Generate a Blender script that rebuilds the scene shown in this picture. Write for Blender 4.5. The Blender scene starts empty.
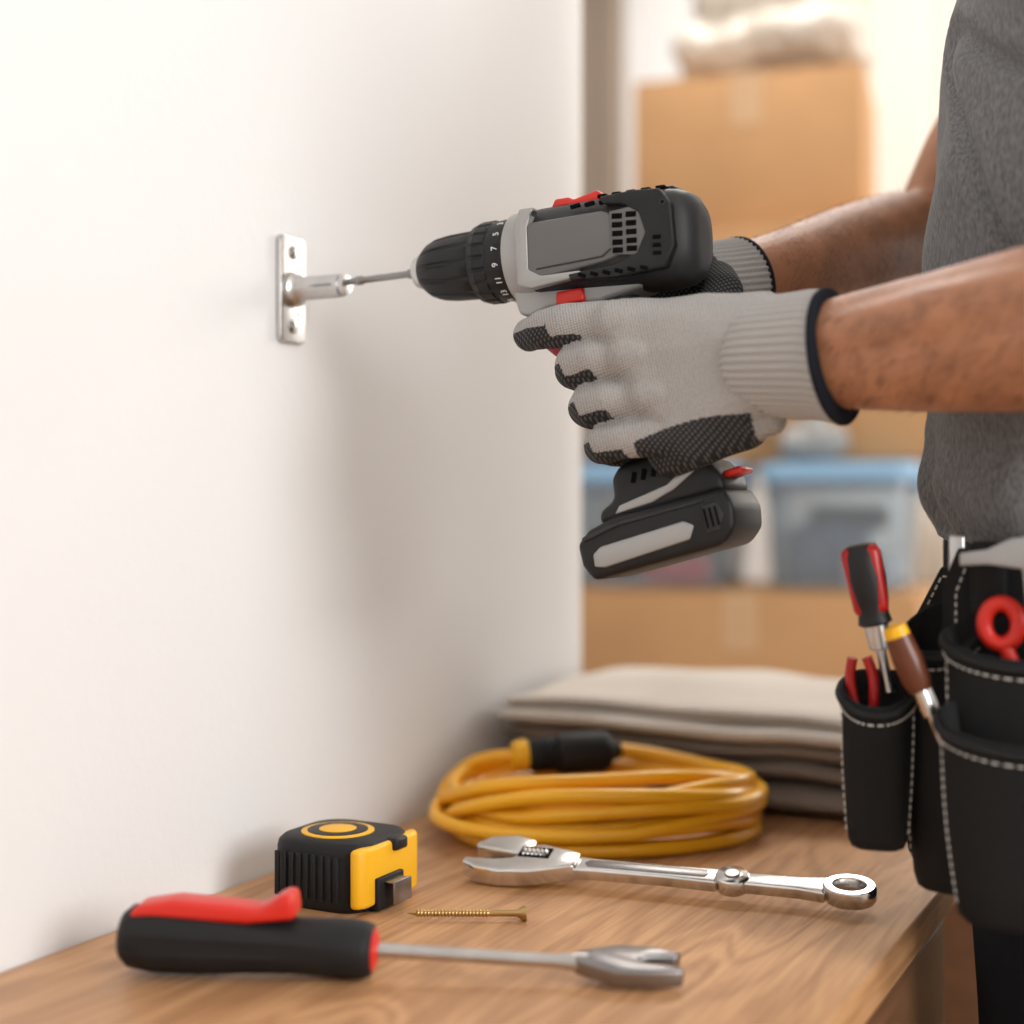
import bpy, bmesh, math, random
from mathutils import Vector, Matrix, noise
random.seed(7)
sc = bpy.context.scene
R = math.radians
V = Vector

# ------------------------------------------------------------------ materials
def M(name, col, rough=0.5, metal=0.0, bump=None, var=None, trans=0.0, coat=0.0, sheen=0.0, ior=1.45, emis=None, stretch=None, spec=None):
    m = bpy.data.materials.new(name); m.use_nodes = True
    nt = m.node_tree; b = nt.nodes['Principled BSDF']
    b.inputs['Base Color'].default_value = (*col, 1)
    b.inputs['Roughness'].default_value = rough
    b.inputs['Metallic'].default_value = metal
    b.inputs['IOR'].default_value = ior
    b.inputs['Transmission Weight'].default_value = trans
    b.inputs['Coat Weight'].default_value = coat
    b.inputs['Sheen Weight'].default_value = sheen
    if spec is not None: b.inputs['Specular IOR Level'].default_value = spec
    tc = nt.nodes.new('ShaderNodeTexCoord')
    src = tc.outputs['Object']
    if stretch:
        mp = nt.nodes.new('ShaderNodeMapping'); mp.inputs['Scale'].default_value = stretch
        nt.links.new(src, mp.inputs['Vector']); src = mp.outputs['Vector']
    if bump:
        n = nt.nodes.new('ShaderNodeTexNoise'); n.inputs['Scale'].default_value = bump[0]; n.inputs['Detail'].default_value = 4
        nt.links.new(src, n.inputs['Vector'])
        bp = nt.nodes.new('ShaderNodeBump'); bp.inputs['Strength'].default_value = bump[1]; bp.inputs['Distance'].default_value = bump[2]
        nt.links.new(n.outputs['Fac'], bp.inputs['Height']); nt.links.new(bp.outputs['Normal'], b.inputs['Normal'])
    if var:
        n2 = nt.nodes.new('ShaderNodeTexNoise'); n2.inputs['Scale'].default_value = var[0]; n2.inputs['Detail'].default_value = 5
        nt.links.new(src, n2.inputs['Vector'])
        cr = nt.nodes.new('ShaderNodeValToRGB')
        cr.color_ramp.elements[0].position = 0.35; cr.color_ramp.elements[1].position = 0.65
        k = var[1]
        cr.color_ramp.elements[0].color = (*[c*(1-k) for c in col], 1)
        cr.color_ramp.elements[1].color = (*[min(1, c*(1+k)) for c in col], 1)
        nt.links.new(n2.outputs['Fac'], cr.inputs['Fac']); nt.links.new(cr.outputs['Color'], b.inputs['Base Color'])
    if emis:
        b.inputs['Emission Color'].default_value = (*emis[0], 1); b.inputs['Emission Strength'].default_value = emis[1]
    return m

def wood(name, c1, c2, axis='Y', rough=0.45):
    m = bpy.data.materials.new(name); m.use_nodes = True
    nt = m.node_tree; b = nt.nodes['Principled BSDF']; L = nt.links.new
    tc = nt.nodes.new('ShaderNodeTexCoord'); mp = nt.nodes.new('ShaderNodeMapping')
    mp.inputs['Scale'].default_value = (9, 1.3, 9) if axis == 'Y' else (1.3, 9, 9)
    L(tc.outputs['Object'], mp.inputs['Vector'])
    n1 = nt.nodes.new('ShaderNodeTexNoise'); n1.inputs['Scale'].default_value = 1.7; n1.inputs['Detail'].default_value = 5; n1.inputs['Distortion'].default_value = 1.0
    L(mp.outputs['Vector'], n1.inputs['Vector'])
    mp2 = nt.nodes.new('ShaderNodeMapping'); mp2.inputs['Scale'].default_value = (160, 5, 160) if axis == 'Y' else (5, 160, 160)
    L(tc.outputs['Object'], mp2.inputs['Vector'])
    n2 = nt.nodes.new('ShaderNodeTexNoise'); n2.inputs['Scale'].default_value = 2; n2.inputs['Detail'].default_value = 3
    L(mp2.outputs['Vector'], n2.inputs['Vector'])
    w = nt.nodes.new('ShaderNodeMath'); w.operation = 'MULTIPLY'; w.inputs[1].default_value = 48; L(n1.outputs['Fac'], w.inputs[0])
    s = nt.nodes.new('ShaderNodeMath'); s.operation = 'SINE'; L(w.outputs[0], s.inputs[0])
    a = nt.nodes.new('ShaderNodeMath'); a.operation = 'MULTIPLY_ADD'; a.inputs[1].default_value = 0.13; a.inputs[2].default_value = 0.17; L(s.outputs[0], a.inputs[0])
    a2 = nt.nodes.new('ShaderNodeMath'); a2.operation = 'MULTIPLY_ADD'; a2.inputs[1].default_value = 0.7; L(n2.outputs['Fac'], a2.inputs[0]); L(a.outputs[0], a2.inputs[2])
    cr = nt.nodes.new('ShaderNodeValToRGB'); cr.color_ramp.elements[0].color = (*c1, 1); cr.color_ramp.elements[1].color = (*c2, 1)
    cr.color_ramp.elements[0].position = 0.25; cr.color_ramp.elements[1].position = 0.75
    L(a2.outputs[0], cr.inputs['Fac']); L(cr.outputs['Color'], b.inputs['Base Color'])
    bp = nt.nodes.new('ShaderNodeBump'); bp.inputs['Strength'].default_value = 0.15; bp.inputs['Distance'].default_value = 0.001
    L(a2.outputs[0], bp.inputs['Height']); L(bp.outputs['Normal'], b.inputs['Normal'])
    b.inputs['Roughness'].default_value = rough
    return m

def knit(name, c_in, c_out, cell=0.0016, strength=0.6, rand=.15, rot=.2, asp=1.25, pos=(.15, .75), dist=.0005):
    """loops laid out in the plane of the back of the hand"""
    m = bpy.data.materials.new(name); m.use_nodes = True
    nt = m.node_tree; b = nt.nodes['Principled BSDF']; L = nt.links.new
    tc = nt.nodes.new('ShaderNodeTexCoord')
    d1 = nt.nodes.new('ShaderNodeVectorMath'); d1.operation = 'DOT_PRODUCT'; d1.inputs[1].default_value = (.95*math.cos(rot), .30, math.sin(rot))
    d2 = nt.nodes.new('ShaderNodeVectorMath'); d2.operation = 'DOT_PRODUCT'; d2.inputs[1].default_value = (-asp*math.sin(rot), .25, asp*math.cos(rot))
    L(tc.outputs['Object'], d1.inputs[0]); L(tc.outputs['Object'], d2.inputs[0])
    cb = nt.nodes.new('ShaderNodeCombineXYZ'); L(d1.outputs['Value'], cb.inputs[0]); L(d2.outputs['Value'], cb.inputs[1])
    v = nt.nodes.new('ShaderNodeTexVoronoi'); v.voronoi_dimensions = '2D'; v.inputs['Scale'].default_value = 1/cell; v.inputs['Randomness'].default_value = rand
    L(cb.outputs[0], v.inputs['Vector'])
    bp = nt.nodes.new('ShaderNodeBump'); bp.invert = True; bp.inputs['Strength'].default_value = strength; bp.inputs['Distance'].default_value = dist
    L(v.outputs['Distance'], bp.inputs['Height']); L(bp.outputs['Normal'], b.inputs['Normal'])
    cr = nt.nodes.new('ShaderNodeValToRGB'); cr.color_ramp.elements[0].color = (*c_in, 1); cr.color_ramp.elements[1].color = (*c_out, 1)
    cr.color_ramp.elements[0].position = pos[0]; cr.color_ramp.elements[1].position = pos[1]
    L(v.outputs['Distance'], cr.inputs['Fac']); L(cr.outputs['Color'], b.inputs['Base Color'])
    b.inputs['Roughness'].default_value = 0.9
    b.inputs['Specular IOR Level'].default_value = 0.2
    return m

wall_m = M('plaster', (0.79, 0.795, 0.80), 0.7, bump=(110, 0.22, 0.0015))
wall_w = M('white_wall', (0.85, 0.85, 0.85), 0.8, bump=(60, 0.2, 0.002))
trim_m = M('trim_paint', (0.85, 0.84, 0.82), 0.5, bump=(40, .05, .001))
oak = wood('oak', (0.35, 0.165, 0.068), (0.61, 0.335, 0.16))
oak_d = wood('oak_dark', (0.13, 0.055, 0.024), (0.20, 0.09, 0.042))
floor_m = wood('floor_wood', (0.50, 0.38, 0.27), (0.68, 0.55, 0.42), rough=.5)
steel = M('brushed_steel', (0.54, 0.53, 0.52), 0.32, 1.0, bump=(300, .12, .0006), var=(60, .08))
chrome = M('chrome', (0.68, 0.67, 0.655), 0.20, 1.0, bump=(160, .08, .0006), var=(50, .06))
dsteel = M('dark_steel', (0.28, 0.27, 0.27), 0.35, 1.0)
hole_m = M('black_hole', (0.004, 0.004, 0.004), 0.9, spec=.1)
blk = M('black_plastic', (0.010, 0.010, 0.011), 0.45, bump=(1400, .35, .0005), spec=.4)
blk2 = M('black_rubber', (0.011, 0.011, 0.012), 0.58, bump=(1100, .4, .0006), spec=.35)
dgrey = M('dark_grey_plastic', (0.028, 0.028, 0.030), 0.48, bump=(1400, .35, .0005), spec=.4)
grey = M('grey_plastic', (0.135, 0.132, 0.13), 0.45, bump=(1400, .3, .0004))
silver = M('silver_plastic', (0.36, 0.355, 0.35), 0.38, 0.25, bump=(1400, .2, .0003))
red = M('red_plastic', (0.66, 0.025, 0.014), 0.35, bump=(200, .03, .0005))
dred = M('dark_red_plastic', (0.42, 0.012, 0.012), 0.3, bump=(200, .03, .0005))
yel = M('yellow_plastic', (0.90, 0.47, 0.015), 0.42, bump=(900, .2, .0004))
cordm = M('yellow_cord', (0.95, 0.47, 0.014), 0.32, bump=(150, .08, .001), coat=.25)
brass = M('brass', (0.50, 0.33, 0.14), 0.35, 1.0, bump=(300, .1, .0005))
brown_p = M('brown_handle', (0.13, 0.038, 0.018), 0.3, bump=(200, .03, .0005))
whitep = M('white_print', (0.8, 0.8, 0.8), 0.6)
skin = M('skin', (0.43, 0.195, 0.105), 0.46, bump=(330, .5, .0014), var=(45, .13))
skin.node_tree.nodes['Principled BSDF'].inputs['Subsurface Weight'].default_value = 0.08
skin.node_tree.nodes['Principled BSDF'].inputs['Subsurface Radius'].default_value = (0.015, 0.006, 0.003)
hair_m = M('hair', (0.03, 0.018, 0.012), 0.6, bump=(200, .8, .003))
eye_m = M('eye', (0.8, 0.8, 0.8), 0.15); lip_m = M('lips', (0.42, 0.16, 0.12), 0.5)
shirt_m = M('heather_grey_jersey', (0.165, 0.165, 0.168), 0.95, bump=(900, .5, .0008), var=(600, .30), sheen=.15, stretch=(1, 1, .35), spec=.2)
pants_m = M('black_work_trousers', (0.010, 0.011, 0.016), 0.9, bump=(500, .5, .001), spec=.2)
boot_m = M('boot_leather', (0.06, 0.035, 0.02), 0.6, bump=(120, .3, .001))
glove_g = knit('glove_knit', (.50, .48, .465), (.17, .162, .156), .00175, .8, dist=.0008, pos=(.15, .8))
glove_d = knit('glove_grip_coating', (.11, .108, .106), (.024, .024, .026), 0.0023, .8, rand=.05, rot=.7, asp=1, pos=(.20, .36))
cuffm = knit('glove_cuff_knit', (.50, .48, .465), (.31, .297, .285), 0.0013, .5)
hemm = M('glove_hem', (0.010, 0.012, 0.018), 0.85, bump=(800, .5, .0006), spec=.2)
nylon = M('black_nylon', (0.0065, 0.0065, 0.007), 0.72, bump=(900, .7, .0008), spec=.3)
webm = M('black_webbing', (0.011, 0.011, 0.012), 0.65, bump=(600, .8, .001), spec=.3)
thread = M('white_thread', (0.65, 0.62, 0.58), 0.8)
cream = M('cream_canvas', (0.70, 0.64, 0.575), 0.95, bump=(700, .4, .001), var=(12, .04), spec=.2)
taupe = M('taupe_canvas', (0.30, 0.245, 0.205), 0.95, bump=(700, .4, .001), var=(12, .07), spec=.2)
card = M('cardboard', (0.53, 0.30, 0.14), 0.85, bump=(90, .1, .001), var=(6, .05))
card2 = M('cardboard_light', (0.62, 0.40, 0.23), 0.85, bump=(90, .1, .001), var=(6, .05))
tapem = M('packing_tape', (0.60, 0.39, 0.22), 0.4, bump=(90, .1, .001))
binm = M('clear_plastic', (0.76, 0.85, 0.93), 0.2, trans=.85, bump=(20, .05, .001), ior=1.15)
lidm = M('blue_lid', (0.32, 0.56, 0.80), 0.4, trans=.2, bump=(30, .05, .001))
plw = M('plastic_wrap', (0.66, 0.59, 0.51), 0.35, bump=(25, .9, .02), coat=.3)
shade_door_m = M('taupe_shade_paint', (0.30, 0.235, 0.185), 0.6, bump=(30, .05, .001))  # tone of the shaded strip past the wall end, put into the colour
lblk = M('content_dark', (0.05, 0.045, 0.045), 0.6, var=(40, .4))
lblu = M('content_blue', (0.13, 0.15, 0.19), 0.6, var=(40, .4))
def curtain_mat():
    m = bpy.data.materials.new('sheer_curtain'); m.use_nodes = True; nt = m.node_tree; nt.nodes.clear()
    o = nt.nodes.new('ShaderNodeOutputMaterial'); mx = nt.nodes.new('ShaderNodeMixShader'); mx.inputs[0].default_value = .5
    d = nt.nodes.new('ShaderNodeBsdfDiffuse'); d.inputs[0].default_value = (.74, .67, .59, 1)
    t = nt.nodes.new('ShaderNodeBsdfTranslucent'); t.inputs[0].default_value = (.84, .77, .68, 1)
    nt.links.new(d.outputs[0], mx.inputs[1]); nt.links.new(t.outputs[0], mx.inputs[2]); nt.links.new(mx.outputs[0], o.inputs[0])
    return m
curt = curtain_mat()

# ------------------------------------------------------------------ helpers
def empty(name, loc=(0, 0, 0), rot=(0, 0, 0)):
    e = bpy.data.objects.new(name, None); e.empty_display_size = .05
    e.location = loc; e.rotation_euler = rot; sc.collection.objects.link(e); return e

def put(o, par=None, world=False):
    if par is not None:
        o.parent = par
        if world:
            m = Matrix.LocRotScale(par.location, par.rotation_euler, None)
            o.matrix_parent_inverse = m.inverted()
    return o

def finish(bm, name, mat, par=None, world=False, bevel=0, seg=2, angle=50, smooth=True, recalc=True):
    if recalc: bmesh.ops.recalc_face_normals(bm, faces=bm.faces[:])
    if bevel > 0:
        es = [e for e in bm.edges if len(e.link_faces) == 2 and e.calc_face_angle(0) > 0.5]
        bmesh.ops.bevel(bm, geom=es, offset=bevel, segments=seg, profile=0.5, affect='EDGES', clamp_overlap=True)
    me = bpy.data.meshes.new(name); bm.to_mesh(me); bm.free()
    if smooth:
        for p in me.polygons: p.use_smooth = True
        me.set_sharp_from_angle(angle=R(angle))
    if isinstance(mat, (list, tuple)):
        for m in mat: me.materials.append(m)
    else: me.materials.append(mat)
    o = bpy.data.objects.new(name, me); sc.collection.objects.link(o)
    return put(o, par, world)

def add_loft(bm, rings, cap=True):
    vs = [[bm.verts.new(p) for p in r] for r in rings]; n = len(vs[0])
    for i in range(len(vs)-1):
        for j in range(n):
            bm.faces.new((vs[i][j], vs[i][(j+1) % n], vs[i+1][(j+1) % n], vs[i+1][j]))
    if cap:
        bm.faces.new(vs[0][::-1]); bm.faces.new(vs[-1])

def loft(name, rings, mat, par=None, cap=True, **k):
    bm = bmesh.new(); add_loft(bm, rings, cap); return finish(bm, name, mat, par, **k)

def lathe(name, prof, mat, par=None, seg=48, frame=None, bm=None, **k):
    own = bm is None
    if own: bm = bmesh.new()
    F = frame or Matrix.Identity(4)
    rings = [[F @ V((x, max(r, 1e-5)*math.cos(2*math.pi*j/seg), max(r, 1e-5)*math.sin(2*math.pi*j/seg))) for j in range(seg)] for x, r in prof]
    add_loft(bm, rings)
    if own: return finish(bm, name, mat, par, **k)

def prism_bm(bm, pts, axis, a, b):
    def P(u, v, w):
        return {'y': (u, w, v), 'z': (u, v, w), 'x': (w, u, v)}[axis]
    A = [bm.verts.new(P(u, v, a)) for u, v in pts]; B = [bm.verts.new(P(u, v, b)) for u, v in pts]
    n = len(pts)
    bm.faces.new(A); bm.faces.new(B[::-1])
    for i in range(n): bm.faces.new((A[i], B[i], B[(i+1) % n], A[(i+1) % n]))

def prism(name, pts, axis, a, b, mat, par=None, bevel=0.001, **k):
    bm = bmesh.new(); prism_bm(bm, pts, axis, a, b)
    return finish(bm, name, mat, par, bevel=bevel, **k)

def box(name, c, s, mat, par=None, bevel=0.001, rot=None, **k):
    bm = bmesh.new(); bmesh.ops.create_cube(bm, size=1)
    Mx = Matrix.Translation(c) @ (rot.to_4x4() if rot else Matrix.Identity(4)) @ Matrix.Diagonal((*s, 1))
    bmesh.ops.transform(bm, matrix=Mx, verts=bm.verts[:])
    return finish(bm, name, mat, par, bevel=bevel, **k)

def boxes(name, lst, mat, par=None, bevel=0, **k):
    bm = bmesh.new()
    for it in lst:
        c, s = it[0], it[1]; rot = it[2].to_4x4() if len(it) > 2 else Matrix.Identity(4)
        g = bmesh.ops.create_cube(bm, size=1)
        bmesh.ops.transform(bm, matrix=Matrix.Translation(c) @ rot @ Matrix.Diagonal((*s, 1)), verts=g['verts'])
    return finish(bm, name, mat, par, bevel=bevel, **k)

def roundrect(w, h, r, n=5, cx=0, cy=0):
    pts = []
    for sx, sy, a0 in ((1, 1, 0), (-1, 1, 90), (-1, -1, 180), (1, -1, 270)):
        for i in range(n+1):
            a = R(a0+90*i/n); pts.append((cx+sx*(w/2-r)+r*math.cos(a), cy+sy*(h/2-r)+r*math.sin(a)))
    return pts

def sweep(name, path, r, mat, par=None, seg=10, closed=False, bm=None, **k):
    own = bm is None
    if own: bm = bmesh.new()
    n = len(path); rings = []; up = V((0, 0, 1)); prev = None
    for i, p in enumerate(path):
        t = (V(path[min(i+1, n-1)])-V(path[max(i-1, 0)])).normalized()
        if prev is None:
            a = t.cross(up) if abs(t.dot(up)) < .95 else t.cross(V((1, 0, 0)))
        else: a = prev - t*prev.dot(t)
        a.normalize(); prev = a; b = t.cross(a)
        rr = r[i] if isinstance(r, (list, tuple)) else r
        rings.append([V(p)+rr*(math.cos(2*math.pi*j/seg)*a+math.sin(2*math.pi*j/seg)*b) for j in range(seg)])
    add_loft(bm, rings)
    if own: return finish(bm, name, mat, par, **k)

ico_pts = None
def sph_pts():
    global ico_pts
    if ico_pts is None:
        b = bmesh.new(); bmesh.ops.create_icosphere(b, subdivisions=3, radius=1); ico_pts = [v.co.copy() for v in b.verts]; b.free()
    return ico_pts

def add_hull(bm, spheres):
    t = bmesh.new()
    for c, r in spheres:
        rv = V(r) if isinstance(r, (tuple, list)) else V((r, r, r))
        for p in sph_pts(): t.verts.new(V(c)+V((p.x*rv.x, p.y*rv.y, p.z*rv.z)))
    res = bmesh.ops.convex_hull(t, input=t.verts[:])
    junk = list({v for v in t.verts if not v.link_faces})
    if junk: bmesh.ops.delete(t, geom=junk, context='VERTS')
    bmesh.ops.recalc_face_normals(t, faces=t.faces[:])
    me = bpy.data.meshes.new('tmp'); t.to_mesh(me); t.free(); bm.from_mesh(me); bpy.data.meshes.remove(me)

def chain(bm, lst):
    for a, b in zip(lst[:-1], lst[1:]): add_hull(bm, [a, b])

def remesh(bm, name, voxel, smooth_it, mats, par=None, world=False, facemat=None, disp=None):
    me = bpy.data.meshes.new(name); bm.to_mesh(me); bm.free()
    o = bpy.data.objects.new(name, me); sc.collection.objects.link(o)
    md = o.modifiers.new('r', 'REMESH'); md.mode = 'VOXEL'; md.voxel_size = voxel
    if smooth_it:
        s = o.modifiers.new('s', 'SMOOTH'); s.factor = .5; s.iterations = smooth_it
    dg = bpy.context.evaluated_depsgraph_get(); dg.update()
    nm = bpy.data.meshes.new_from_object(o.evaluated_get(dg)); o.modifiers.clear(); o.data = nm; bpy.data.meshes.remove(me)
    if disp:
        for v, nn in [(v, v.normal.copy()) for v in nm.vertices]:
            v.co += nn*disp(v.co, nn)
    for p in nm.polygons: p.use_smooth = True
    nm.materials.clear()
    for m in (mats if isinstance(mats, (list, tuple)) else [mats]): nm.materials.append(m)
    if facemat:
        for p in nm.polygons: p.material_index = facemat(p.center, p.normal)
    nm.name = name
    return put(o, par, world)

def smooth_path(pts, n=8):
    P = [V(p) for p in pts]; out = []
    for i in range(len(P)-1):
        p0 = P[max(i-1, 0)]; p1 = P[i]; p2 = P[i+1]; p3 = P[min(i+2, len(P)-1)]
        for j in range(n):
            t = j/n
            out.append(.5*((2*p1)+(-p0+p2)*t+(2*p0-5*p1+4*p2-p3)*t*t+(-p0+3*p1-3*p2+p3)*t**3))
    out.append(P[-1]); return out

# ------------------------------------------------------------------ room
def wall_panels(name, axis, pos, th, u0, u1, z0, z1, hole, mat):
    L = []
    def add(a0, a1, b0, b1):
        if a1-a0 < 1e-4 or b1-b0 < 1e-4: return
        if axis == 'x': L.append((((pos+th/2), (a0+a1)/2, (b0+b1)/2), (abs(th), a1-a0, b1-b0)))
        else: L.append((((a0+a1)/2, (pos+th/2), (b0+b1)/2), (a1-a0, abs(th), b1-b0)))
    if hole:
        h0, h1, k0, k1 = hole
        add(u0, h0, z0, z1); add(h1, u1, z0, z1); add(h0, h1, z0, k0); add(h0, h1, k1, z1)
    else: add(u0, u1, z0, z1)
    return boxes(name, L, mat, smooth=False)

def window(name, axis, pos, th, hole):
    e = empty(name, (pos+th/2, (hole[0]+hole[1])/2, (hole[2]+hole[3])/2) if axis == 'x' else ((hole[0]+hole[1])/2, pos+th/2, (hole[2]+hole[3])/2))
    w, h = hole[1]-hole[0], hole[3]-hole[2]; f = .05
    L = [((0, 0, h/2-f/2), (w, .06, f)), ((0, 0, -h/2+f/2), (w, .06, f)), ((-w/2+f/2, 0, 0), (f, .058, h)), ((w/2-f/2, 0, 0), (f, .058, h)), ((0, 0, 0), (.04, .05, h-.01))]
    if axis == 'x': L = [((c[1], c[0], c[2]), (s[1], s[0], s[2])) for c, s in L]
    boxes('frame', L, trim_m, e, bevel=.004)
    return e

# plaster wall; outside corner shaped wide and round so its end shades darker
cr_ = .30; ye = 1.545
pts = [(0, -1.8), (0, ye-cr_)]+[(-cr_+cr_*math.cos(R(a)), ye-cr_+cr_*math.sin(R(a))) for a in range(4, 91, 4)]+[(-.34, ye), (-.34, -1.8)]
bm = bmesh.new(); prism_bm(bm, pts, 'z', 0, 2.6); finish(bm, 'wall_left', wall_m, angle=30)
wall_panels('wall_recess', 'y', ye, -.12, -2.0, -.34, 0, 2.6, None, wall_w)
wall_panels('wall_recess_side', 'x', -2.0, -.12, 1.3, 3.3, 0, 2.6, None, wall_w)
hb = (-.32, 1.5, .95, 2.35)
wall_panels('wall_back', 'y', 3.3, .12, -2.12, 2.72, 0, 2.6, hb, wall_w)
hr = (-.9, .9, .85, 2.35)
wall_panels('wall_right', 'x', 2.6, .12, -1.92, 3.3, 0, 2.6, hr, wall_w)
wall_panels('wall_front', 'y', -1.8, -.12, -.34, 2.6, 0, 2.6, None, wall_w)
window('window_1', 'y', 3.3, .12, hb)
window('window_2', 'x', 2.6, .12, hr)
boxes('floor', [((.3, .75, -.05), (4.9, 5.4, .1))], floor_m, smooth=False)
boxes('ceiling', [((.3, .75, 2.65), (4.9, 5.4, .1))], wall_w, smooth=False)
boxes('baseboard_left', [((.008, -.30, .05), (.016, 2.98, .1))], trim_m, bevel=.003)
boxes('baseboard_back', [((.9, 3.29, .05), (3.38, .018, .1))], trim_m, bevel=.003)
d = empty('shade_door', (-1.28, 3.28, 1.2))  # added door, its taupe stands in for a strip of shade
boxes('shade_door_leaf', [((0, 0, 0), (.86, .04, 2.4))], shade_door_m, d, bevel=.003)
boxes('shade_door_panels', [((0, -.02, .55), (.6, .02, 1.0)), ((0, -.02, -.6), (.6, .02, .8))], shade_door_m, d, bevel=.006)
boxes('shade_door_frame', [((-.46, -.005, .03), (.06, .05, 2.46)), ((.46, -.005, .03), (.06, .05, 2.46)), ((0, -.005, 1.24), (.98, .05, .06))], shade_door_m, d, bevel=.004)
lathe('shade_door_handle', [(0, .01), (.05, .01), (.055, .02), (.075, .022), (.085, .012), (.086, 0)], steel, d, frame=Matrix.Translation((-.36, -.02, -.2)) @ Matrix.Rotation(R(-90), 4, 'Z'))
bm = bmesh.new(); nx = 160; A = []
for i in range(nx+1):
    x = -.38+1.1*i/nx; y = 3.24+.022*math.sin(i*.42)+.01*math.sin(i*.17+1)
    A.append((bm.verts.new((x, y, .85)), bm.verts.new((x, y, 2.42))))
for i in range(nx): bm.faces.new((A[i][0], A[i+1][0], A[i+1][1], A[i][1]))
finish(bm, 'window_curtain', curt, angle=180)

# ------------------------------------------------------------------ desk
TZ = .752
desk = empty('wooden_desk', (.21, .6, 0))
def W(o): return put(o, desk, True)
bm = bmesh.new(); prism_bm(bm, [(.001, -.25), (.42, -.25), (.42, 1.55), (.001, 1.55)], 'z', TZ-.024, TZ)
W(finish(bm, 'desk_top', oak, bevel=.0025))
W(boxes('pedestal', [((.203, .370, .39), (.396, 1.21, .676))], oak_d, bevel=.002))
W(boxes('drawer_fronts', [((.4095, .370, .660), (.019, 1.218, .134)), ((.4095, .370, .440), (.019, 1.218, .300)), ((.4095, .370, .17), (.019, 1.218, .234))], oak_d, bevel=.002))
W(boxes('end_panel', [((.205, 1.52, .364), (.40, .03, .728))], oak_d, bevel=.002))
W(boxes('plinth', [((.2, .355, .026), (.37, 1.15, .052))], oak_d, bevel=.002))

# ------------------------------------------------------------------ bracket
BY, BZ = .8155, 1.156
br = empty('wall_bracket', (0, BY, BZ))
prism('plate', roundrect(.030, .0745, .0045, 4), 'x', 0.0, .0045, steel, br, bevel=.0008)
bm = bmesh.new()
for zz, r in ((.026, .0052), (-.026, .0052)):
    lathe('', [(.0035, r), (.0050, r), (.0058, r*.75), (.0059, 0)], None, bm=bm, seg=24, frame=Matrix.Translation((0, 0, zz)))
finish(bm, 'screw_heads', chrome, br)
boxes('screw_slots', [((.0059, 0, zz), (.0006, .006, .0009)) for zz in (.026, -.026)] + [((.0059, 0, zz), (.0006, .0009, .006)) for zz in (.026, -.026)], dsteel, br)
bm = bmesh.new()
for zz in (.0160, -.0168):
    lathe('', [(.0042, .0017), (.0047, .0017), (.0048, 0)], None, bm=bm, seg=16, frame=Matrix.Translation((0, .006, zz)))
finish(bm, 'pin_holes', dsteel, br)
lathe('socket_tube', [(.004, .0125), (.008, .0125), (.0095, .0105), (.012, .0082), (.0455, .0080), (.0460, .0068), (.0500, .0066), (.0505, .0035)], steel, br)
box('socket_seam', (.030, -.0076, 0), (.024, .001, .0018), dsteel, br, bevel=.0002)

# ------------------------------------------------------------------ drill
dr = empty('cordless_drill', (.1100, BY, 1.1600), (0, R(-2.0), 0)); dr.scale = (.955, .955, .955)
lathe('drill_bit', [(-.068, .0022), (-.056, .0024), (-.0545, .0032), (-.050, .0032), (-.0492, .0024), (-.012, .0024), (-.011, .0034), (.004, .0034)], dsteel, dr, seg=24)
lathe('chuck_nose', [(-.004, .007), (-.0035, .0105), (.0005, .012), (.006, .0125)], steel, dr)
rings = []
prof = [(.002, .0125), (.004, .0145), (.009, .0185), (.016, .0212), (.026, .0226), (.040, .0232), (.047, .0232), (.0485, .0222)]
for x, r in prof:
    ring = []
    for j in range(144):
        a = 2*math.pi*j/144; g = .0013 if (.008 < x < .045) and (j % 12) in (0, 1, 2) else 0
        ring.append(V((x, (r-g)*math.cos(a), (r-g)*math.sin(a))))
    rings.append(ring)
loft('chuck', rings, blk, dr, angle=40)
rings = []
for x, r in [(.048, .0235), (.049, .0262), (.053, .0272), (.0535, .0278), (.062, .0280), (.0625, .0270), (.078, .0278), (.079, .0272)]:
    ring = []
    for j in range(160):
        a = 2*math.pi*j/160; g = .0013 if (.0532 < x < .0622) and (j % 8) in (0, 1) else 0
        ring.append(V((x, (r-g)*math.cos(a), (r-g)*math.sin(a))))
    rings.append(ring)
loft('torque_collar', rings, blk, dr, angle=40)
for i, s in enumerate(['1', '3', '5', '7', '9', '11', '13', '15', '17', '19', '21', '23', '2', '4', '6', '8']):
    cu = bpy.data.curves.new('num', 'FONT'); cu.body = s; cu.size = .0062; cu.align_x = 'CENTER'; cu.align_y = 'CENTER'; cu.extrude = .00025
    o = bpy.data.objects.new('collar_number', cu); sc.collection.objects.link(o); cu.materials.append(whitep)
    a = R(90+15+22.5*i)
    n = V((0, math.cos(a), math.sin(a))); yy = V((-1, 0, 0)); xx = yy.cross(n)
    mt = Matrix((xx, yy, n)).transposed().to_4x4(); mt.translation = n*.0276+V((.0715, 0, 0))
    o.parent = dr; o.matrix_local = mt

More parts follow.
